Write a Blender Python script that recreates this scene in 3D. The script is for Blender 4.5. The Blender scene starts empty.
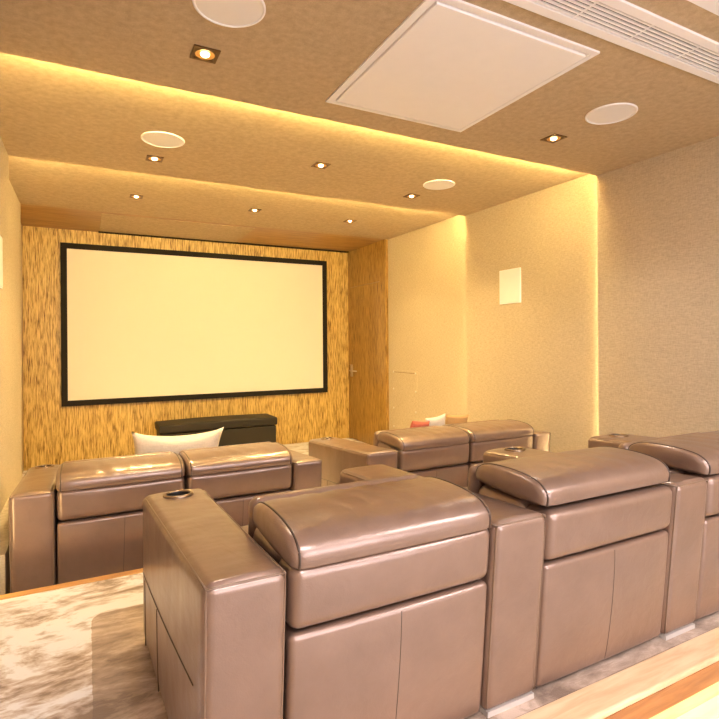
import bpy, bmesh, math, random
from mathutils import Vector, Matrix
random.seed(7)
scn = bpy.context.scene
COL = scn.collection
PI = math.pi

# ------------------------------------------------------------------ materials
def new_mat(name):
    m = bpy.data.materials.new(name); m.use_nodes = True
    nt = m.node_tree
    b = nt.nodes['Principled BSDF']
    return m, nt, b
def nd(nt, t, **kw):
    n = nt.nodes.new(t)
    for k, v in kw.items():
        if k in n.inputs: n.inputs[k].default_value = v
        else: setattr(n, k, v)
    return n
def mapped(nt, scale, rot=(0, 0, 0)):
    tc = nt.nodes.new('ShaderNodeTexCoord'); mp = nt.nodes.new('ShaderNodeMapping')
    mp.inputs['Scale'].default_value = scale; mp.inputs['Rotation'].default_value = rot
    nt.links.new(tc.outputs['Object'], mp.inputs['Vector'])
    return mp.outputs['Vector']
def noise(nt, scale, detail=3, rough=.55, s=1.0, rot=(0, 0, 0), dist=0.0):
    n = nt.nodes.new('ShaderNodeTexNoise')
    n.inputs['Scale'].default_value = s; n.inputs['Detail'].default_value = detail
    n.inputs['Roughness'].default_value = rough; n.inputs['Distortion'].default_value = dist
    nt.links.new(mapped(nt, scale, rot), n.inputs['Vector'])
    return n.outputs['Fac']
def ramp(nt, fac, stops):
    r = nt.nodes.new('ShaderNodeValToRGB')
    e = r.color_ramp.elements
    while len(e) < len(stops): e.new(.5)
    for i, (p, c) in enumerate(stops):
        e[i].position = p; e[i].color = (c[0], c[1], c[2], 1)
    nt.links.new(fac, r.inputs['Fac'])
    return r.outputs['Color']
def math_(nt, op, a, b):
    n = nt.nodes.new('ShaderNodeMath'); n.operation = op
    for i, v in enumerate((a, b)):
        if isinstance(v, (int, float)): n.inputs[i].default_value = v
        else: nt.links.new(v, n.inputs[i])
    return n.outputs[0]
def mixc(nt, fac, a, b, mode='MIX'):
    n = nt.nodes.new('ShaderNodeMixRGB'); n.blend_type = mode
    if isinstance(fac, (int, float)): n.inputs[0].default_value = fac
    else: nt.links.new(fac, n.inputs[0])
    for i, v in ((1, a), (2, b)):
        if isinstance(v, tuple): n.inputs[i].default_value = (v[0], v[1], v[2], 1)
        else: nt.links.new(v, n.inputs[i])
    return n.outputs[0]
def bump(nt, b, height, strength=.2, dist=.002):
    n = nt.nodes.new('ShaderNodeBump'); n.inputs['Strength'].default_value = strength
    n.inputs['Distance'].default_value = dist
    nt.links.new(height, n.inputs['Height']); nt.links.new(n.outputs['Normal'], b.inputs['Normal'])
def plain(name, c, rough=.5, metal=0.0, spec=.5, coat=0.0, var=.04):
    m, nt, b = new_mat(name)
    n = noise(nt, (14, 14, 14), 2)
    cc = ramp(nt, n, [(.3, tuple(x * (1 - var) for x in c)), (.7, tuple(min(1, x * (1 + var)) for x in c))])
    nt.links.new(cc, b.inputs['Base Color'])
    b.inputs['Roughness'].default_value = rough; b.inputs['Metallic'].default_value = metal
    b.inputs['Specular IOR Level'].default_value = spec; b.inputs['Coat Weight'].default_value = coat
    return m
def emit(name, c, strength):
    m, nt, b = new_mat(name)
    b.inputs['Base Color'].default_value = (.8, .8, .8, 1)
    b.inputs['Emission Color'].default_value = (*c, 1); b.inputs['Emission Strength'].default_value = strength
    return m
def fabric(name, dark, light):
    m, nt, b = new_mat(name)
    a = noise(nt, (26, 26, 170), 2, .6); c = noise(nt, (170, 170, 30), 2, .6); d = noise(nt, (3, 3, 3), 4, .6)
    w = math_(nt, 'ADD', math_(nt, 'MULTIPLY', a, .5), math_(nt, 'MULTIPLY', c, .4))
    w2 = math_(nt, 'ADD', w, math_(nt, 'MULTIPLY', d, .1))
    nt.links.new(ramp(nt, w2, [(.34, dark), (.66, light)]), b.inputs['Base Color'])
    b.inputs['Roughness'].default_value = .85; b.inputs['Specular IOR Level'].default_value = .25
    bump(nt, b, w, .25, .002)
    return m
def leather(name, dark, light, rough=.30):
    m, nt, b = new_mat(name)
    big = noise(nt, (6, 6, 6), 4, .6)
    nt.links.new(ramp(nt, big, [(.3, dark), (.7, light)]), b.inputs['Base Color'])
    b.inputs['Specular IOR Level'].default_value = .9; b.inputs['Metallic'].default_value = .42
    b.inputs['Coat Weight'].default_value = .35; b.inputs['Coat Roughness'].default_value = .22; b.inputs['Coat IOR'].default_value = 1.6
    r = nt.nodes.new('ShaderNodeMapRange')
    r.inputs['To Min'].default_value = rough - .05; r.inputs['To Max'].default_value = rough + .07
    nt.links.new(noise(nt, (9, 9, 9), 3), r.inputs['Value']); nt.links.new(r.outputs[0], b.inputs['Roughness'])
    v = nt.nodes.new('ShaderNodeTexVoronoi'); v.inputs['Scale'].default_value = 260
    nt.links.new(mapped(nt, (1, 1, 1)), v.inputs['Vector'])
    wr = noise(nt, (17, 5, 17), 3, .55, dist=.8)
    soft = noise(nt, (5, 9, 5), 2, .5)
    h = math_(nt, 'ADD', math_(nt, 'MULTIPLY', v.outputs['Distance'], .035),
              math_(nt, 'ADD', math_(nt, 'MULTIPLY', wr, .3), math_(nt, 'MULTIPLY', soft, .7)))
    bump(nt, b, h, .52, .012)
    return m
def wood(name, stops, axis='z', rough=.4, fine=1.0, coat=.0):
    m, nt, b = new_mat(name)
    k, s = 62 * fine, 5.5
    sc = {'z': (k, k, s), 'x': (s * .6, k, k), 'y': (k, s * .6, k)}[axis]
    sc2 = {'z': (9, 9, 1.1), 'x': (.8, 9, 9), 'y': (9, .8, 9)}[axis]
    n1 = noise(nt, sc, 4, .62, dist=.35); n2 = noise(nt, sc2, 3, .5)
    f = math_(nt, 'ADD', math_(nt, 'MULTIPLY', n1, .8), math_(nt, 'MULTIPLY', n2, .2))
    nt.links.new(ramp(nt, f, stops), b.inputs['Base Color'])
    b.inputs['Roughness'].default_value = rough; b.inputs['Coat Weight'].default_value = coat
    b.inputs['Coat Roughness'].default_value = .2
    bump(nt, b, n1, .15, .002)
    return m
def carpet_mat():
    m, nt, b = new_mat('plush_carpet')
    a = noise(nt, (2.2, 5.5, 5), 6, .68, rot=(0, 0, .9), dist=.7)
    c = noise(nt, (11, 26, 20), 4, .6, rot=(0, 0, .7), dist=.5)
    f = math_(nt, 'ADD', math_(nt, 'MULTIPLY', a, .72), math_(nt, 'MULTIPLY', c, .28))
    outer = ramp(nt, f, [(.40, (.26, .17, .11)), (.46, (.52, .40, .32)), (.53, (.78, .74, .73))])
    inner = ramp(nt, f, [(.40, (.20, .13, .09)), (.5, (.38, .27, .195)), (.58, (.56, .42, .33))])
    tc = nt.nodes.new('ShaderNodeTexCoord'); sp = nt.nodes.new('ShaderNodeSeparateXYZ')
    nt.links.new(tc.outputs['Object'], sp.inputs[0])
    # sculpted rectangle with rounded corner: distance to an inset box
    dx = math_(nt, 'SUBTRACT', sp.outputs['X'], .07); dy = math_(nt, 'SUBTRACT', 2.62, sp.outputs['Y'])
    nx = math_(nt, 'MINIMUM', dx, 0.0); ny = math_(nt, 'MINIMUM', dy, 0.0)
    dd = math_(nt, 'SQRT', math_(nt, 'ADD', math_(nt, 'MULTIPLY', nx, nx), math_(nt, 'MULTIPLY', ny, ny)), 0)
    dd = math_(nt, 'ADD', dd, math_(nt, 'MULTIPLY', math_(nt, 'SUBTRACT', c, .5), .012))
    msk = math_(nt, 'LESS_THAN', dd, .06)
    nt.links.new(mixc(nt, msk, outer, inner), b.inputs['Base Color'])
    b.inputs['Roughness'].default_value = .75
    b.inputs['Sheen Weight'].default_value = .5; b.inputs['Sheen Roughness'].default_value = .4
    g = noise(nt, (260, 260, 260), 2)
    bump(nt, b, math_(nt, 'ADD', math_(nt, 'MULTIPLY', g, .3), f), .4, .01)
    return m
M = {}
M['wall'] = fabric('wall_fabric', (.43, .345, .235), (.62, .51, .355))
M['ceil'] = fabric('ceiling_fabric', (.41, .315, .195), (.575, .445, .285))
M['white'] = plain('white_paint', (.90, .88, .88), .5, var=.01)
M['grille'] = plain('speaker_grille', (.84, .82, .80), .7, var=.01)
M['screen'] = plain('screen_white', (.84, .75, .62), .8, spec=.2, var=.004)
M['velvet'] = plain('black_velvet_frame', (.018, .014, .010), .8, spec=.2)
M['leather'] = leather('brown_leather', (.222, .139, .100), (.276, .175, .128))
M['leather_d'] = plain('dark_seam', (.05, .03, .02), .5)
M['pipe_d'] = plain('dark_piping', (.07, .042, .028), .4)
M['pipe'] = plain('leather_piping', (.20, .125, .08), .35)
M['dark'] = plain('dark_plastic', (.02, .017, .015), .35)
M['chrome'] = plain('brushed_metal', (.62, .58, .52), .28, 1.0)
M['ring'] = plain('bronze_ring', (.30, .21, .14), .3, .9)
M['steel'] = plain('pale_metal', (.70, .66, .62), .35, .5)
M['gold'] = plain('gold_reflector', (.75, .42, .12), .35, .5)
M['bronze'] = plain('bronze_trim', (.16, .085, .03), .35, .6)
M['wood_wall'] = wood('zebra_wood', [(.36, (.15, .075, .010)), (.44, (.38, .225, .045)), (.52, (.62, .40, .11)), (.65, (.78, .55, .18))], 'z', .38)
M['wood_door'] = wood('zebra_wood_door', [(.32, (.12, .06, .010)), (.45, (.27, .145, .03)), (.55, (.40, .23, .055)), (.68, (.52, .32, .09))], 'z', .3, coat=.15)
M['wood_soffit'] = wood('soffit_wood', [(.30, (.24, .115, .03)), (.5, (.38, .20, .06)), (.7, (.50, .29, .10))], 'x', .35, .5)
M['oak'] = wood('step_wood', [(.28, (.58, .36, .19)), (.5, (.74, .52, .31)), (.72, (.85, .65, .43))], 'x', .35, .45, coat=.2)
M['floor_rear'] = wood('rear_floor', [(.28, (.42, .37, .30)), (.5, (.50, .45, .38)), (.72, (.56, .51, .44))], 'x', .4, .4)
M['oak_mid'] = wood('nosing_wood', [(.28, (.44, .20, .055)), (.5, (.58, .29, .09)), (.72, (.68, .38, .14))], 'x', .35, .45)
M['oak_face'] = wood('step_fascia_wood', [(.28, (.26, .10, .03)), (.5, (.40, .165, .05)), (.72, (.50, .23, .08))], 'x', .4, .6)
M['carpet'] = carpet_mat()
M['console'] = plain('console_leather', (.020, .014, .007), .55, spec=.3)
M['linen'] = fabric('cream_linen', (.66, .55, .42), (.80, .70, .56))
M['red'] = fabric('red_cloth', (.42, .10, .06), (.50, .14, .09))
M['tan'] = fabric('tan_cloth', (.46, .26, .10), (.54, .32, .13))
M['led'] = emit('warm_led', (1, .76, .28), 180)
M['led_step'] = emit('warm_led_step', (1, .66, .16), 26)
M['led_wall'] = emit('warm_led_soft', (1, .80, .42), 34)
M['bulb'] = emit('downlight_bulb', (1, .74, .36), 9)
M['panel_glow'] = emit('fill_light_diffuser', (1, .95, 1.0), 17)  # glow of the fill panels added behind the camera

# ------------------------------------------------------------------ mesh tools
def link(name, bm, mat, parent=None, smooth=False, mats=None):
    me = bpy.data.meshes.new(name)
    bmesh.ops.recalc_face_normals(bm, faces=bm.faces[:])
    bm.to_mesh(me); bm.free()
    for x in (mats or [mat]): me.materials.append(x)
    if smooth:
        for p in me.polygons: p.use_smooth = True
    o = bpy.data.objects.new(name, me); COL.objects.link(o)
    if parent: o.parent = parent
    return o
def box(bm, x0, x1, y0, y1, z0, z1):
    r = bmesh.ops.create_cube(bm, size=1)
    bmesh.ops.scale(bm, vec=(x1 - x0, y1 - y0, z1 - z0), verts=r['verts'])
    bmesh.ops.translate(bm, vec=((x0 + x1) / 2, (y0 + y1) / 2, (z0 + z1) / 2), verts=r['verts'])
    return r['verts']
def bevel_all(bm, w, seg=2):
    bmesh.ops.bevel(bm, geom=bm.edges[:], offset=w, segments=seg, affect='EDGES', profile=.5)
def axis_pts(a, b, r, n, m=4):
    lo = [a + r - r * math.tan(k * PI / 4 / m) for k in range(m, 0, -1)]
    hi = [b - r + r * math.tan(k * PI / 4 / m) for k in range(1, m + 1)]
    mid = [a + r + (b - a - 2 * r) * i / n for i in range(n + 1)]
    return lo + mid + hi
def rbox(bm, x0, x1, y0, y1, z0, z1, r, n=8, f=None):
    """rounded box with a dense surface grid; f moves every vertex"""
    lim = ((x0, x1), (y0, y1), (z0, z1)); P = [axis_pts(a, b, r, n) for a, b in lim]
    new = []
    for ax in range(3):
        u, v = (ax + 1) % 3, (ax + 2) % 3
        for side in (0, 1):
            g = []
            for pu in P[u]:
                row = []
                for pv in P[v]:
                    p = [0, 0, 0]; p[ax] = lim[ax][side]; p[u] = pu; p[v] = pv
                    q = [min(max(p[i], lim[i][0] + r), lim[i][1] - r) for i in range(3)]
                    d = Vector([p[i] - q[i] for i in range(3)]); d = d.normalized() * r
                    c = Vector(q) + d
                    if f: c = Vector(f(c))
                    vv = bm.verts.new(c); row.append(vv); new.append(vv)
                g.append(row)
            for i in range(len(g) - 1):
                for j in range(len(g[0]) - 1):
                    bm.faces.new((g[i][j], g[i + 1][j], g[i + 1][j + 1], g[i][j + 1]))
    bmesh.ops.remove_doubles(bm, verts=new, dist=1e-5)
def tube(bm, pts, r, seg=6, closed=False):
    pts = [Vector(p) for p in pts]; n = len(pts); rings = []
    for i, p in enumerate(pts):
        a = pts[i - 1] if (i or closed) else p; b = pts[(i + 1) % n] if (i < n - 1 or closed) else p
        t = (b - a).normalized()
        up = Vector((0, 0, 1)) if abs(t.z) < .9 else Vector((0, 1, 0))
        s = t.cross(up).normalized(); w = s.cross(t)
        rings.append([bm.verts.new(p + (s * math.cos(2 * PI * k / seg) + w * math.sin(2 * PI * k / seg)) * r) for k in range(seg)])
    for i in range(n if closed else n - 1):
        A, B = rings[i], rings[(i + 1) % n]
        for k in range(seg): bm.faces.new((A[k], A[(k + 1) % seg], B[(k + 1) % seg], B[k]))
    if not closed:
        bm.faces.new(rings[0]); bm.faces.new(rings[-1][::-1])
def lathe(bm, prof, seg=40, c=(0, 0, 0)):
    rings = []
    for r, z in prof:
        if r < 1e-6: rings.append([bm.verts.new((c[0], c[1], c[2] + z))])
        else: rings.append([bm.verts.new((c[0] + r * math.cos(2 * PI * k / seg), c[1] + r * math.sin(2 * PI * k / seg), c[2] + z)) for k in range(seg)])
    for A, B in zip(rings, rings[1:]):
        for k in range(seg):
            k2 = (k + 1) % seg
            if len(A) == 1 and len(B) == 1: continue
            if len(A) == 1: bm.faces.new((A[0], B[k], B[k2]))
            elif len(B) == 1: bm.faces.new((A[k], B[0], A[k2]))
            else: bm.faces.new((A[k], B[k], B[k2], A[k2]))
def thing(name, label, cat, loc=(0, 0, 0), rot=(0, 0, 0), group=None):
    o = bpy.data.objects.new(name, None); COL.objects.link(o); o.location = loc; o.rotation_euler = rot
    o.empty_display_size = .1
    return tag(o, label, cat, group)
def tag(o, label, cat, group=None):
    o['label'] = label; o['category'] = cat
    if group: o['group'] = group
    return o
def struct(name, bm, mat, parent=None, smooth=False):
    o = link(name, bm, mat, parent, smooth)
    if not parent: o['kind'] = 'structure'
    return o
def sbox(name, mat, *b, parent=None):
    bm = bmesh.new(); box(bm, *b); return struct(name, bm, mat, parent)

# ------------------------------------------------------------------ dimensions (camera at the origin)
W1, W2, W3, WA = 3.86, 3.93, 4.00, 3.95          # right wall sections, then the wood wall
L1, L2, L3, LA = -.46, -.53, -.63, -.73
Y1, Y2, Y3, YD = 3.02, 4.86, 6.75, 8.0
H1, H2, H3 = 1.40, 1.463, 1.527
FU, FL, FS = -1.235, -1.455, -1.63                # near-row platform, front-row platform, floor by the screen
YB = -2.6                                         # wall behind the camera
NF, NB, NM = 3.11, 1.17, 4.95                     # edges of the near platform (front, back) and of the front-row platform

# ------------------------------------------------------------------ room shell
sbox('floor', M['carpet'], -1.0, 4.3, NM - .02, YD + .2, FS - .1, FS)
sbox('floor.004', M['carpet'], -1.0, 4.3, NF - .02, NM, FS - .1, FL)
sbox('floor.001', M['carpet'], LA - .1, 4.1, NB + .122, NF - .06, FL, FU)
sbox('floor.002', M['floor_rear'], -1.0, 4.3, YB - .2, NB + .13, FL - .1, FL)
sbox('floor.003', M['carpet'], LA - .1, 4.1, NF - .2, NF - .021, FL - .05, FU - .06)   # riser under the front nosing
bm = bmesh.new(); box(bm, L1, W1, NF - .058, NF, FU - .055, FU + .003); bevel_all(bm, .006); struct('trim_1', bm, M['oak_mid'])
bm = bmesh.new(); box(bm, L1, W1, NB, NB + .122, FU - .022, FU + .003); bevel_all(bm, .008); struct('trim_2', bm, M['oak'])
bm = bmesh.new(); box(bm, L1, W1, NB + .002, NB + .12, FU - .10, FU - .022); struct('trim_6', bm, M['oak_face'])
sbox('trim_3', M['oak'], L1, W1, NB + .06, NB + .12, FL, FU - .10)                      # riser behind the near row
T = .25
bm = bmesh.new(); box(bm, L2 - .02, -.405, NF + .35, Y2 - .1, FL, FL + .30); bevel_all(bm, .004); struct('added_ledge_left', bm, M['wall'])  # added fabric ledge, hides the floor strip between left sofa and wall
sbox('wall_right', M['wall'], W1, W1 + .5, YB, Y1, FS - .1, H1 + .3)
sbox('wall_right.001', M['wall'], W2, W2 + .43, Y1, Y2, FS - .1, H2 + .3)
sbox('wall_right.002', M['wall'], W3, W3 + .36, Y2, Y3, FS - .1, H3 + .3)
sbox('wall_left', M['wall'], L1 - .5, L1, YB, Y1, FS - .1, H1 + .3)
sbox('wall_left.001', M['wall'], L2 - .43, L2, Y1, Y2, FS - .1, H2 + .3)
sbox('wall_left.002', M['wall'], L3 - .33, L3, Y2, Y3, FS - .1, H3 + .3)
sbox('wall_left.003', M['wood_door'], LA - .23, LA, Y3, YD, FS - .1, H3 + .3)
sbox('wall_front', M['wood_wall'], LA - .23, WA + .4, YD, YD + T, FS - .1, H3 + .3)
sbox('ceiling', M['ceil'], L1 - .5, W1 + .5, 1.29, Y1, H1, H1 + .3)
sbox('ceiling.001', M['ceil'], L2 - .43, W2 + .43, Y1, Y2, H2, H2 + .25)
sbox('ceiling.002', M['ceil'], L3 - .33, W3 + .36, Y2, Y3 + .0, H3, H3 + .2)
sbox('ceiling.003', M['wood_soffit'], LA - .23, WA + .4, Y3, YD, H3 + .002, H3 + .2)
sbox('ceiling.004', M['white'], L1 - .5, W1 + .5, YB, 1.29, H1, H1 + .3)
# back wall with a wide window behind the camera
wx0, wx1, wz0, wz1 = .3, 3.1, -.75, 1.15
bm = bmesh.new()
box(bm, L1 - .5, wx0, YB - .2, YB, FS - .1, H1 + .3); box(bm, wx1, W1 + .5, YB - .2, YB, FS - .1, H1 + .3)
box(bm, wx0, wx1, YB - .2, YB, FS - .1, wz0); box(bm, wx0, wx1, YB - .2, YB, wz1, H1 + .3)
struct('wall_back', bm, M['white'])
bm = bmesh.new()
for a in ((wx0, wx0 + .06, wz0, wz1), (wx1 - .06, wx1, wz0, wz1), (wx0, wx1, wz0, wz0 + .06), (wx0, wx1, wz1 - .06, wz1), (1.67, 1.73, wz0, wz1)):
    box(bm, a[0], a[1], YB - .12, YB - .06, a[2], a[3])
struct('window_1', bm, M['white'])

# wood wall on the right with the flush door (opening cut as boxes round the door)
dy0, dy1, dz1 = 6.93, 7.93, .915
g = .006
bm = bmesh.new()
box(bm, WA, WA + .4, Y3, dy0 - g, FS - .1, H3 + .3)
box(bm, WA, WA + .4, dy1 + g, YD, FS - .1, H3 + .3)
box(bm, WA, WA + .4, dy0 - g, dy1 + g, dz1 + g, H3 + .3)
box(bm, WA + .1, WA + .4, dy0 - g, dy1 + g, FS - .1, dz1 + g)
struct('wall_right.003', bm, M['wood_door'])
bm = bmesh.new(); box(bm, WA, WA + .05, dy0, dy1, FS + .01, dz1); bevel_all(bm, .002)
door = struct('door_1', bm, M['wood_door'])
bm = bmesh.new()
tube(bm, [(WA + .002, 7.87, -.48), (WA - .035, 7.87, -.48), (WA - .04, 7.865, -.48), (WA - .04, 7.64, -.48)], .013, 10)
box(bm, WA - .008, WA + .001, 7.835, 7.915, -.58, -.38)
link('door_handle', bm, M['chrome'], door, True)

# screen-slot line and flush panel in the wood soffit
bm = bmesh.new(); box(bm, .15, WA - .02, YD - .075, YD - .012, H3 - .012, H3 + .002); struct('trim_4', bm, M['velvet'])
bm = bmesh.new(); box(bm, .16, 2.0, Y3 + .08, YD - .10, H3 - .006, H3 + .002); bevel_all(bm, .002); struct('trim_5', bm, M['ceil'])

# ------------------------------------------------------------------ LED strips in the ceiling / wall steps
def led_u(name, label, y, xl, xr, z, xo, zo):
    t = thing(name, label, 'led strip', (0, 0, 0), group='warm led strips in the room steps')
    bm = bmesh.new()
    # runs on the hidden front-facing edge of the section: left wall, ceiling, right wall
    box(bm, xl + .10, xr - .10, y + .001, y + .007, z + .014, z + .030); link('tape', bm, M['led'], t)
    for x in (xl - .058, xr + .045):
        bm = bmesh.new(); box(bm, x, x + .013, y + .001, y + .007, FL + .25, z + .012); link('tape', bm, M['led_wall'], t)
led_u('led_strip', 'warm light strip in the first wall and ceiling step, above the sofas in front', Y1, L1, W1, H1, W2, H2)
led_u('led_strip', 'warm light strip in the second wall and ceiling step, nearer the screen', Y2, L2, W2, H2, W3, H3)
t = thing('led_strip', 'warm light strip under the wooden step behind the near sofa', 'led strip', (0, 0, 0), group='warm led strips in the room steps')
bm = bmesh.new(); box(bm, L1 + .05, W1 - .05, NB + .035, NB + .055, FU - .108, FU - .1005); link('tape', bm, M['led_step'], t)

# ------------------------------------------------------------------ ceiling fittings
DL = [(.516, 2.59, H1, 'square downlight in the near ceiling, left of the large white ceiling panel'),
      (2.872, 2.59, H1, 'square downlight in the near ceiling, right of the large white ceiling panel'),
      (.484, 4.42, H2, 'square downlight in the middle ceiling section beside its left round speaker'),
      (1.723, 3.98, H2, 'square downlight in the middle ceiling section halfway between two round speakers'),
      (2.90, 4.42, H2, 'square downlight in the middle ceiling section beside its right round speaker'),
      (.465, 5.885, H3, 'small downlight in the ceiling nearest the screen, leftmost of three'),
      (1.723, 5.90, H3, 'small downlight in the ceiling nearest the screen, middle of three'),
      (2.95, 5.91, H3, 'small downlight in the ceiling nearest the screen, rightmost of three')]
POW = {H1: 34, H2: 108, H3: 82}
def downlight(x, y, h, label, power):
    t = thing('downlight', label, 'downlight', (x, y, h), group='recessed square downlights')
    s, q = .062, .046
    bm = bmesh.new()
    for a in ((-s, s, -s, -q), (-s, s, q, s), (-s, -q, -q, q), (q, s, -q, q)):
        box(bm, a[0], a[1], a[2], a[3], -.006, .0)
    link('trim', bm, M['bronze'], t)
    bm = bmesh.new()
    lathe(bm, [(.046, -.0055), (.036, -.003), (.022, -.0022)], 28)
    link('reflector', bm, M['gold'], t, True)
    bm = bmesh.new(); box(bm, -q, q, -q, q, -.002, -.0006); link('baffle', bm, M['bronze'], t)
    bm = bmesh.new(); lathe(bm, [(0, -.016), (.012, -.014), (.020, -.008), (.022, -.002)], 28)
    link('lamp', bm, M['bulb'], t, True)
    l = bpy.data.lights.new('downlight_beam', 'SPOT'); l.energy = power; l.color = (1, .93, .80) if h == H1 else (1, .77, .35)
    l.spot_size = math.radians(118); l.spot_blend = .9; l.shadow_soft_size = .04
    lo = bpy.data.objects.new('downlight_beam', l); COL.objects.link(lo); lo.parent = t; lo.location = (0, 0, -.03)
for x, y, h, lab in DL: downlight(x, y, h, lab, POW[h])

SP = [(.533, 2.17, H1, 'round white ceiling speaker cut by the top edge of the photo'),
      (2.88, 2.15, H1, 'round white ceiling speaker right of the white ceiling panel, near the air vent'),
      (.494, 3.98, H2, 'round white ceiling speaker on the left of the middle ceiling section'),
      (2.92, 3.985, H2, 'round white ceiling speaker on the right of the middle ceiling section')]
for x, y, h, lab in SP:
    t = thing('ceiling_speaker', lab, 'speaker', (x, y, h), group='round ceiling speakers')
    bm = bmesh.new(); lathe(bm, [(.148, 0), (.148, -.006), (.144, -.009), (.138, -.009), (.136, -.006), (.136, 0)], 56); link('rim', bm, M['white'], t, True)
    bm = bmesh.new(); lathe(bm, [(.1365, -.005), (.09, -.0065), (0, -.007)], 56); link('grille', bm, M['grille'], t, True)

def wall_speaker(loc, rotz, lab):
    t = thing('wall_speaker', lab, 'speaker', loc, (0, 0, rotz), group='white wall speakers')
    bm = bmesh.new(); box(bm, -.008, 0, -.155, .155, -.18, .18); bevel_all(bm, .002); link('rim', bm, M['white'], t)
    bm = bmesh.new(); box(bm, -.011, -.007, -.146, .146, -.171, .171); link('grille', bm, M['grille'], t)
wall_speaker((W2, 4.13, .57), 0, 'square white speaker flush on the right wall')
wall_speaker((L2, 4.26, .57), PI, 'white speaker on the left wall at the photo edge')

# large white hatch in the near ceiling with a stepped border
t = thing('ceiling_hatch', 'large white rectangular ceiling panel with a stepped border', 'ceiling panel', (0, 0, H1))
x0, x1, y0, y1 = 1.235, 2.214, 1.71, 2.778
bm = bmesh.new()
def ring(bm, x0, x1, y0, y1, w, z0, z1):
    box(bm, x0, x1, y0, y0 + w, z0, z1); box(bm, x0, x1, y1 - w, y1, z0, z1)
    box(bm, x0, x0 + w, y0 + w, y1 - w, z0, z1); box(bm, x1 - w, x1, y0 + w, y1 - w, z0, z1)
ring(bm, x0, x1, y0, y1, .028, -.010, 0)
ring(bm, x0 + .028, x1 - .028, y0 + .028, y1 - .028, .014, -.006, 0)
link('border', bm, M['white'], t)
bm = bmesh.new(); box(bm, x0 + .046, x1 - .046, y0 + .046, y1 - .046, -.016, 0); bevel_all(bm, .003); link('panel', bm, M['white'], t)

# linear air vent
t = thing('air_vent', 'long white linear air vent with slats in the near ceiling', 'air vent', (0, 0, H1))
vx0, vx1, vy0, vy1 = .9, 3.80, 1.405, 1.622
bm = bmesh.new(); ring(bm, vx0, vx1, vy0, vy1, .045, -.012, 0); bevel_all(bm, .002); link('frame', bm, M['white'], t)
bm = bmesh.new(); box(bm, vx0 + .04, vx1 - .04, vy0 + .04, vy1 - .04, -.001, 0.004); link('backing', bm, M['dark'], t)
n = 6
for i in range(n):
    y = vy0 + .045 + (vy1 - vy0 - .09) * (i + .5) / n
    bm = bmesh.new(); vs = box(bm, vx0 + .045, vx1 - .045, y - .0050, y + .0050, -.009, -.0015)
    link('slat', bm, M['white'], t)
for i in range(8):
    x = vx0 + .25 + i * .36
    bm = bmesh.new(); box(bm, x - .004, x + .004, vy0 + .045, vy1 - .045, -.0105, -.008); link('crossbar', bm, M['white'], t)

# small flush access panel on the right wall
t = thing('access_panel', 'small flush square access panel on the right wall beside the wooden door', 'access panel', (W3, 6.31, -.84))
bm = bmesh.new(); ring2 = ring
bm = bmesh.new(); box(bm, -.004, 0, -.32, .32, -.43, .43); bevel_all(bm, .002); link('panel', bm, M['wall'], t)
for yy in (-.29, .29):
    for zz in (-.4, -.13, .15, .4):
        bm = bmesh.new(); lathe(bm, [(0, .008), (.014, .006), (.016, 0)], 14)
        bmesh.ops.rotate(bm, verts=bm.verts[:], cent=(0, 0, 0), matrix=Matrix.Rotation(-PI / 2, 3, 'Y'))
        bmesh.ops.translate(bm, vec=(-.003, yy, zz), verts=bm.verts[:])
        link('screw', bm, M['chrome'], t, True)
bm = bmesh.new(); box(bm, -.006, -.003, -.29, .29, .397, .403); link('seam', bm, M['bronze'], t)

# soft fill panels added on the rear ceiling, unseen behind the camera
for i, (x, y) in enumerate(((.6, -.7), (2.8, -.7))):
    t = thing('fill_light_panel', ('added fill light panel behind the camera near the left wall', 'added fill light panel behind the camera near the right wall')[i], 'fill light', (x, y, H1), group='added rear fill lights')
    bm = bmesh.new(); ring(bm, -.5, .5, -.5, .5, .03, -.02, 0); link('frame', bm, M['white'], t)
    bm = bmesh.new(); box(bm, -.468, .468, -.468, .468, -.014, -.001); link('diffuser', bm, M['panel_glow'], t)

# ------------------------------------------------------------------ projection screen
k = YD / 7.77
sx0, sx1, sz0, sz1 = -.294 * k, 3.4335 * k, -.804 * k, 1.305 * k
t = thing('projection_screen', 'large white projection screen in a black frame on the wood wall', 'screen', (0, YD, 0))
bm = bmesh.new(); ring3 = []
fw = .075
for a in ((sx0, sx1, sz0, sz0 + fw), (sx0, sx1, sz1 - fw, sz1), (sx0, sx0 + fw, sz0 + fw, sz1 - fw), (sx1 - fw, sx1, sz0 + fw, sz1 - fw)):
    box(bm, a[0], a[1], -.05, -.001, a[2], a[3])
link('frame', bm, M['velvet'], t)
bm = bmesh.new(); box(bm, sx0 + fw, sx1 - fw, -.035, -.001, sz0 + fw, sz1 - fw); link('screen_surface', bm, M['screen'], t)

# ------------------------------------------------------------------ low black console under the screen
t = thing('console', 'low black padded console below the projection screen', 'console', (.82, 7.2, FS))
bm = bmesh.new(); rbox(bm, .02, 1.58, .015, .48, .03, .445, .012, 4); link('body', bm, M['console'], t, True)
bm = bmesh.new(); rbox(bm, 0, 1.60, 0, .5, .455, .56, .02, 6, lambda p: (p.x, p.y, p.z + .012 * math.sin(PI * min(max(p.x / 1.6, 0), 1)) * (p.z > .52))); link('lid', bm, M['console'], t, True)
for fx in (.06, 1.50):
    for fy in (.05, .41):
        bm = bmesh.new(); box(bm, fx, fx + .05, fy, fy + .05, 0, .032); link('foot', bm, M['dark'], t)

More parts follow.
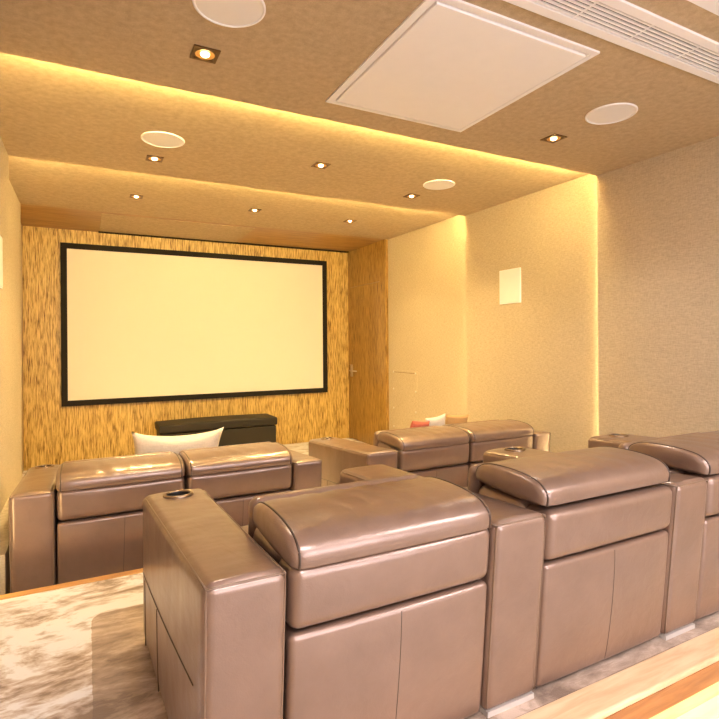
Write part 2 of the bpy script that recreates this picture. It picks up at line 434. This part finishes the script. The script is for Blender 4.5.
# ------------------------------------------------------------------ recliner sofas
AD = 1.10                                              # arm depth
DROP = .055
def slope(p, zt=.655):
    z = p.z / zt
    yy = p.y / AD
    return Vector((p.x, p.y + .06 * (1 - z) * (1 - yy), p.z - DROP * yy * max(0, z)))
def cut_cup(o, c, r, depth):
    bm = bmesh.new(); lathe(bm, [(0, depth), (r, depth), (r, -.0), (0, 0)], 32, (c[0], c[1], c[2] - depth + .03))
    bmesh.ops.recalc_face_normals(bm, faces=bm.faces[:])
    me = bpy.data.meshes.new('cut'); bm.to_mesh(me); bm.free()
    co = bpy.data.objects.new('cut', me); COL.objects.link(co); co.parent = o.parent
    md = o.modifiers.new('b', 'BOOLEAN'); md.object = co; md.operation = 'DIFFERENCE'; md.solver = 'EXACT'
    dg = bpy.context.evaluated_depsgraph_get(); dg.update()
    new = bpy.data.meshes.new_from_object(o.evaluated_get(dg))
    o.modifiers.clear(); o.data = new
    bpy.data.objects.remove(co)
def arm(parent, x0, x1, flare=0.0, side=None, cup=True):
    r = .03
    def f(p):
        q = slope(p)
        yy = p.y / AD
        if p.x < (x0 + x1) / 2: q.x -= flare * max(0, yy)
        # slight puff on the big faces
        cx = (p.x - x0) / (x1 - x0); cz = p.z / .655
        if cx > .98 or cx < .02: q.x += (1 if cx > .5 else -1) * .006 * math.sin(PI * min(max(yy, 0), 1)) * math.sin(PI * min(max(cz, 0), 1))
        if p.z > .65: q.z += .006 * math.sin(PI * min(max(cx, 0), 1)) - .0035 * math.exp(-((yy - .62) / .02) ** 2)
        return q
    bm = bmesh.new(); rbox(bm, x0, x1, 0, AD, .016, .655, r, 14, f)
    a = link('arm', bm, M['leather'], parent, True)
    w = x1 - x0
    if cup:
        c = ((x0 + x1) / 2 - flare * .45, .985, .655 - DROP * .985 / AD)
        cut_cup(a, c, .047, .12)
        bm = bmesh.new()
        tl = -.05
        lathe(bm, [(.046, -.02), (.046, .006), (.049, .0105), (.056, .0105), (.060, .007), (.060, .002)], 40)
        lathe(bm, [(.0455, .004), (.0455, -.08), (.04, -.085), (0, -.086)], 40)
        bmesh.ops.rotate(bm, verts=bm.verts[:], cent=(0, 0, 0), matrix=Matrix.Rotation(-.05, 3, 'X'))
        bmesh.ops.translate(bm, vec=(c[0], c[1], c[2] + .004), verts=bm.verts[:])
        for fc in bm.faces:
            z = sum((v.co - Vector(c)).z for v in fc.verts) / len(fc.verts); fc.material_index = 0 if z > -.004 else 1
        link('cup_holder', bm, None, a, True, [M['ring'], M['dark']])
    # piping along the top edges and round the back face
    bm = bmesh.new()
    e = r * .29
    def edge(xx, zoff=0):
        return [f(Vector((xx, r * .3 + (AD - .05) * i / 24, .655 - e))) for i in range(25)]
    tube(bm, edge(x0 + e), .0036, 6); link('piping', bm, M['pipe'], a, True)
    bm = bmesh.new(); tube(bm, edge(x1 - e), .0036, 6); link('piping', bm, M['pipe'], a, True)
    bm = bmesh.new()
    back = [(x0 + e, z) for z in [.03 + .58 * i / 14 for i in range(15)]] + [(x0 + e, .655 - e)] + [(x0 + e + (w - 2 * e) * i / 10, .655 - e) for i in range(1, 10)] + [(x1 - e, .655 - e)] + [(x1 - e, .61 - .58 * i / 14) for i in range(15)]
    tube(bm, [f(Vector((x, e, z))) for x, z in back], .0036, 6)
    link('piping', bm, M['pipe'], a, True)
    if side == 'outer_left':
        bm = bmesh.new()
        def S(y, z): 
            p = f(Vector((x0, y, z))); return (p.x - .0005, p.y, p.z)
        tube(bm, [S(1.07 - .98 * i / 16, .315 + .05 * i / 16) for i in range(17)], .0022, 6)
        tube(bm, [S(.66, .02 + .31 * i / 6) for i in range(7)], .002, 6)
        tube(bm, [S(1.0, .02 + .285 * i / 6) for i in range(7)], .002, 6)
        link('seam', bm, M['pipe_d'], a, True)
    bm = bmesh.new(); box(bm, x0 + .012, x1 - .012, .062, .95, 0, .018); link('base_plate', bm, M['steel'], a)
    return a
def smooth_closed(pts, n=8):
    out = []; N = len(pts)
    for i in range(N):
        p0, p1, p2, p3 = [Vector(pts[(i + j - 1) % N]) for j in range(4)]
        for k in range(n):
            t = k / n
            out.append(.5 * ((2 * p1) + (-p0 + p2) * t + (2 * p0 - 5 * p1 + 4 * p2 - p3) * t * t + (-p0 + 3 * p1 - 3 * p2 + p3) * t ** 3))
    return out
HEAD = [(.010, .645), (-.004, .657), (-.005, .685), (.012, .710), (.054, .731), (.13, .742), (.22, .745), (.31, .740), (.372, .722), (.398, .692), (.378, .659), (.218, .647), (.098, .642)]
def headrest(parent, x0, x1, lift=0.0, sc=1.0, seed=1):
    top = .745
    sec = smooth_closed([(.40 - (.40 - y) * (1 - 3.5 * lift), top + .9 * lift - (top - z) * (1 - 1.5 * lift)) for y, z in HEAD], 5)
    cen = sum(sec, Vector((0, 0))) / len(sec)
    bm = bmesh.new(); rings = []
    L = x1 - x0
    st = [(0.0, .90, .002), (.010, .95, 0), (.022, .975, 0), (.034, .99, 0)]
    xs = [(a, s) for a, s, _ in st] + [(.034 + (L - .068) * i / 22, 1.0) for i in range(1, 22)] + [(L - a, s) for a, s, _ in reversed(st)]
    for a, s in xs:
        u = a / L
        puff = 1 + .045 * sc * math.sin(PI * u) ** .5 if 0 < u < 1 else 1
        rg = []
        for i, p in enumerate(sec):
            q = cen + (p - cen) * s
            dz = q.y - cen.y
            z = cen.y + dz * (puff if dz > 0 else 1)
            z += .0025 * math.sin(u * 41 + q.x * 23 + seed * 2) * (1 if dz > .02 else 0) * math.sin(PI * u)
            rg.append(bm.verts.new((x0 + a, q.x, z)))
        rings.append(rg)
    n = len(sec)
    for A, B in zip(rings, rings[1:]):
        for k in range(n): bm.faces.new((A[k], A[(k + 1) % n], B[(k + 1) % n], B[k]))
    # end caps, gently domed
    for rg, sgn, xx in ((rings[0], -1, x0), (rings[-1], 1, x1)):
        prev = rg
        for s, b in ((.8, .006), (.5, .010), (.2, .012)):
            cur = [bm.verts.new((xx + sgn * b, cen.x + (p.x - cen.x) * .90 * s, cen.y + (p.y - cen.y) * .90 * s)) for p in sec]
            for k in range(n): bm.faces.new((prev[k], prev[(k + 1) % n], cur[(k + 1) % n], cur[k]))
            prev = cur
        c = bm.verts.new((xx + sgn * .0125, cen.x, cen.y))
        for k in range(n): bm.faces.new((prev[k], prev[(k + 1) % n], c))
    h = link('headrest', bm, M['leather'], parent, True)
    for xx in (x0 + .016, x1 - .016):
        bm = bmesh.new()
        tube(bm, [(xx, (cen + (p - cen) * .968).x, (cen + (p - cen) * .968).y) for p in sec], .0036, 6, True)
        link('piping', bm, M['pipe_d'], h, True)
    return h
def seat(parent, x0, x1, lift=0.0, seed=1):
    gx = .008; a, b = x0 + gx, x1 - gx
    def puff(p, y0, z0, z1, amt):
        u = min(max((p.x - a) / (b - a), 0), 1); v = min(max((p.z - z0) / (z1 - z0), 0), 1)
        q = slope(p)
        if p.y < y0 + .02: q.y -= amt * (math.sin(PI * u) * math.sin(PI * v)) ** .5
        return q
    bm = bmesh.new(); rbox(bm, a, b, .004, .14, .474, .653, .034, 10, lambda p: puff(p, .004, .474, .653, .012))
    link('upper_back_panel', bm, M['leather'], parent, True)
    bm = bmesh.new(); rbox(bm, a, b, .010, .13, .018, .467, .020, 12, lambda p: puff(p, .010, .018, .467, .014))
    lp = link('lower_back_panel', bm, M['leather'], parent, True)
    bm = bmesh.new(); xm = (a + b) / 2 + .005
    tube(bm, [puff(Vector((xm - .012 * (1 - i / 14), .010, .035 + .42 * i / 14)), .010, .018, .467, .014) + Vector((0, -.0002, 0)) for i in range(15)], .0012, 6)
    link('seam', bm, M['pipe_d'], lp, True)
    bm = bmesh.new(); rbox(bm, a, b, .13, .40, .20, .665, .05, 8); link('backrest', bm, M['leather'], parent, True)
    bm = bmesh.new(); rbox(bm, a + .006, b - .006, .385, .455, .42, .728, .033, 8, lambda p: (p.x, p.y + .03 * (.73 - p.z) / .3, p.z)); link('back_cushion', bm, M['leather'], parent, True)
    headrest(parent, a + .004 - .4 * lift, b - .004 + .6 * lift, lift, 1.0, seed)
    bm = bmesh.new(); rbox(bm, a, b, .40, 1.02, .24, .43, .05, 8, lambda p: (p.x, p.y, p.z + .02 * math.sin(PI * min(max((p.x - a) / (b - a), 0), 1)) * (p.z > .37))); link('seat_cushion', bm, M['leather'], parent, True)
    bm = bmesh.new(); rbox(bm, a, b, 1.02, 1.09, .07, .40, .03, 6); link('footrest', bm, M['leather'], parent, True)
    bm = bmesh.new(); box(bm, a + .01, b - .01, .15, 1.02, .04, .24); link('base_frame', bm, M['dark'], parent)
def sofa(label, loc, arms, seats, flares, outer=False, lifts=None, cups=None):
    t = thing('recliner_sofa', label, 'sofa', loc, group='brown leather recliner sofas')
    for i, (x0, x1) in enumerate(arms):
        arm(t, x0, x1, flares[i], 'outer_left' if i == 0 else None, bool(cups[i]) if cups else True)
    for i, (x0, x1) in enumerate(seats):
        seat(t, x0, x1, (lifts or [0] * 9)[i], i + 1)
    return t
ox = .24
sofa('brown leather three-seat recliner sofa on the raised platform, nearest the camera', (ox, 1.27, FU),
     [(0, .215), (.905, 1.135), (1.85, 2.075), (2.775, 2.99)], [(.215, .905), (1.135, 1.85), (2.075, 2.775)],
     [.04, .04, .07, .11], lifts=[0, .018, .012], cups=[1, 0, 1, 1])
DROP = .075
sofa('brown leather two-seat recliner sofa by the left wall with a cream pillow', (-.375, 3.30, FL),
     [(0, .213), (1.60, 1.805)], [(.213, .907), (.907, 1.60)], [0, .02])
sofa('brown leather two-seat recliner sofa by the right wall with red and cream cushions', (1.775, 3.30, FL),
     [(0, .265), (1.645, 1.835)], [(.28, .95), (.95, 1.645)], [.02, .02])

# ------------------------------------------------------------------ cushions
def pillow(name, label, w, h, th, loc, rot, mat, ears=.5):
    bm = bmesh.new(); N = 22
    def pt(u, v, s):
        d = max(0, (1 - u ** 2) * (1 - v ** 2))
        pin = 1 - .10 * ears * (1 - v ** 2) * u * u; pin2 = 1 - .30 * ears * (1 - u ** 2) * v * v
        return bm.verts.new((u * w / 2 * pin, s * th / 2 * d ** .42, v * h / 2 * pin2))
    for s in (-1, 1):
        g = [[pt(-1 + 2 * i / N, -1 + 2 * j / N, s) for j in range(N + 1)] for i in range(N + 1)]
        for i in range(N):
            for j in range(N): bm.faces.new((g[i][j], g[i + 1][j], g[i + 1][j + 1], g[i][j + 1]))
    bmesh.ops.remove_doubles(bm, verts=bm.verts[:], dist=1e-5)
    o = link(name, bm, mat, None, True); o.location = loc; o.rotation_euler = rot
    return o
SZ = FL + .455
tag(pillow('pillow', '', .62, .44, .15, (.565, 3.90, SZ + .190), (.30, .03, .0), M['linen'], 1.0), 'large cream pillow leaning on the left two-seat sofa', 'pillow')
tag(pillow('cushion', '', .20, .29, .10, (2.575, 3.86, SZ + .165), (.25, .1, .1), M['red'], .1), 'small red cushion on the right two-seat sofa', 'pillow')
tag(pillow('cushion', '', .21, .34, .08, (2.795, 3.90, SZ + .175), (.3, -.15, -.1), M['linen'], .3), 'small cream cushion beside the red cushion on the right sofa', 'pillow')
tag(pillow('cushion', '', .24, .32, .09, (3.035, 3.93, SZ + .17), (.3, .05, -.1), M['tan'], .2), 'tan cushion right of the small cream cushion on the right sofa', 'pillow')

# ------------------------------------------------------------------ daylight behind, camera
w = bpy.data.worlds.new('world'); scn.world = w; w.use_nodes = True
bg = w.node_tree.nodes['Background']; bg.inputs['Color'].default_value = (1, .93, 1.0, 1); bg.inputs['Strength'].default_value = 5.5
po = bpy.data.lights.new('window_portal', 'AREA'); po.shape = 'RECTANGLE'; po.size = wx1 - wx0; po.size_y = wz1 - wz0
po.cycles.is_portal = True
p = bpy.data.objects.new('window_portal', po); COL.objects.link(p)
p.location = ((wx0 + wx1) / 2, YB - .15, (wz0 + wz1) / 2); p.rotation_euler = (PI / 2, 0, 0)

cam = bpy.data.cameras.new('camera'); co = bpy.data.objects.new('camera', cam); COL.objects.link(co)
F, TH, YH, ROLL = 524.1, math.radians(27.485), 342.0, .007
cam.sensor_fit = 'HORIZONTAL'; cam.sensor_width = 36; cam.lens = 36 * F / 719
cam.shift_y = -(359.5 - YH) / 719; cam.clip_start = .05
s, c = math.sin(TH), math.cos(TH)
R = Vector((c, -s, 0)); U = Vector((0, 0, 1)); B = Vector((-s, -c, 0))
X = (R - U * ROLL).normalized(); Yv = (U + R * ROLL).normalized()
co.matrix_world = Matrix(((X.x, Yv.x, B.x, 0), (X.y, Yv.y, B.y, 0), (X.z, Yv.z, B.z, 0), (0, 0, 0, 1)))
scn.camera = co

vs = scn.view_settings
vs.view_transform = 'Standard'; vs.look = 'None'; vs.exposure = 0.5; vs.gamma = 1.0
vs.use_curve_mapping = False
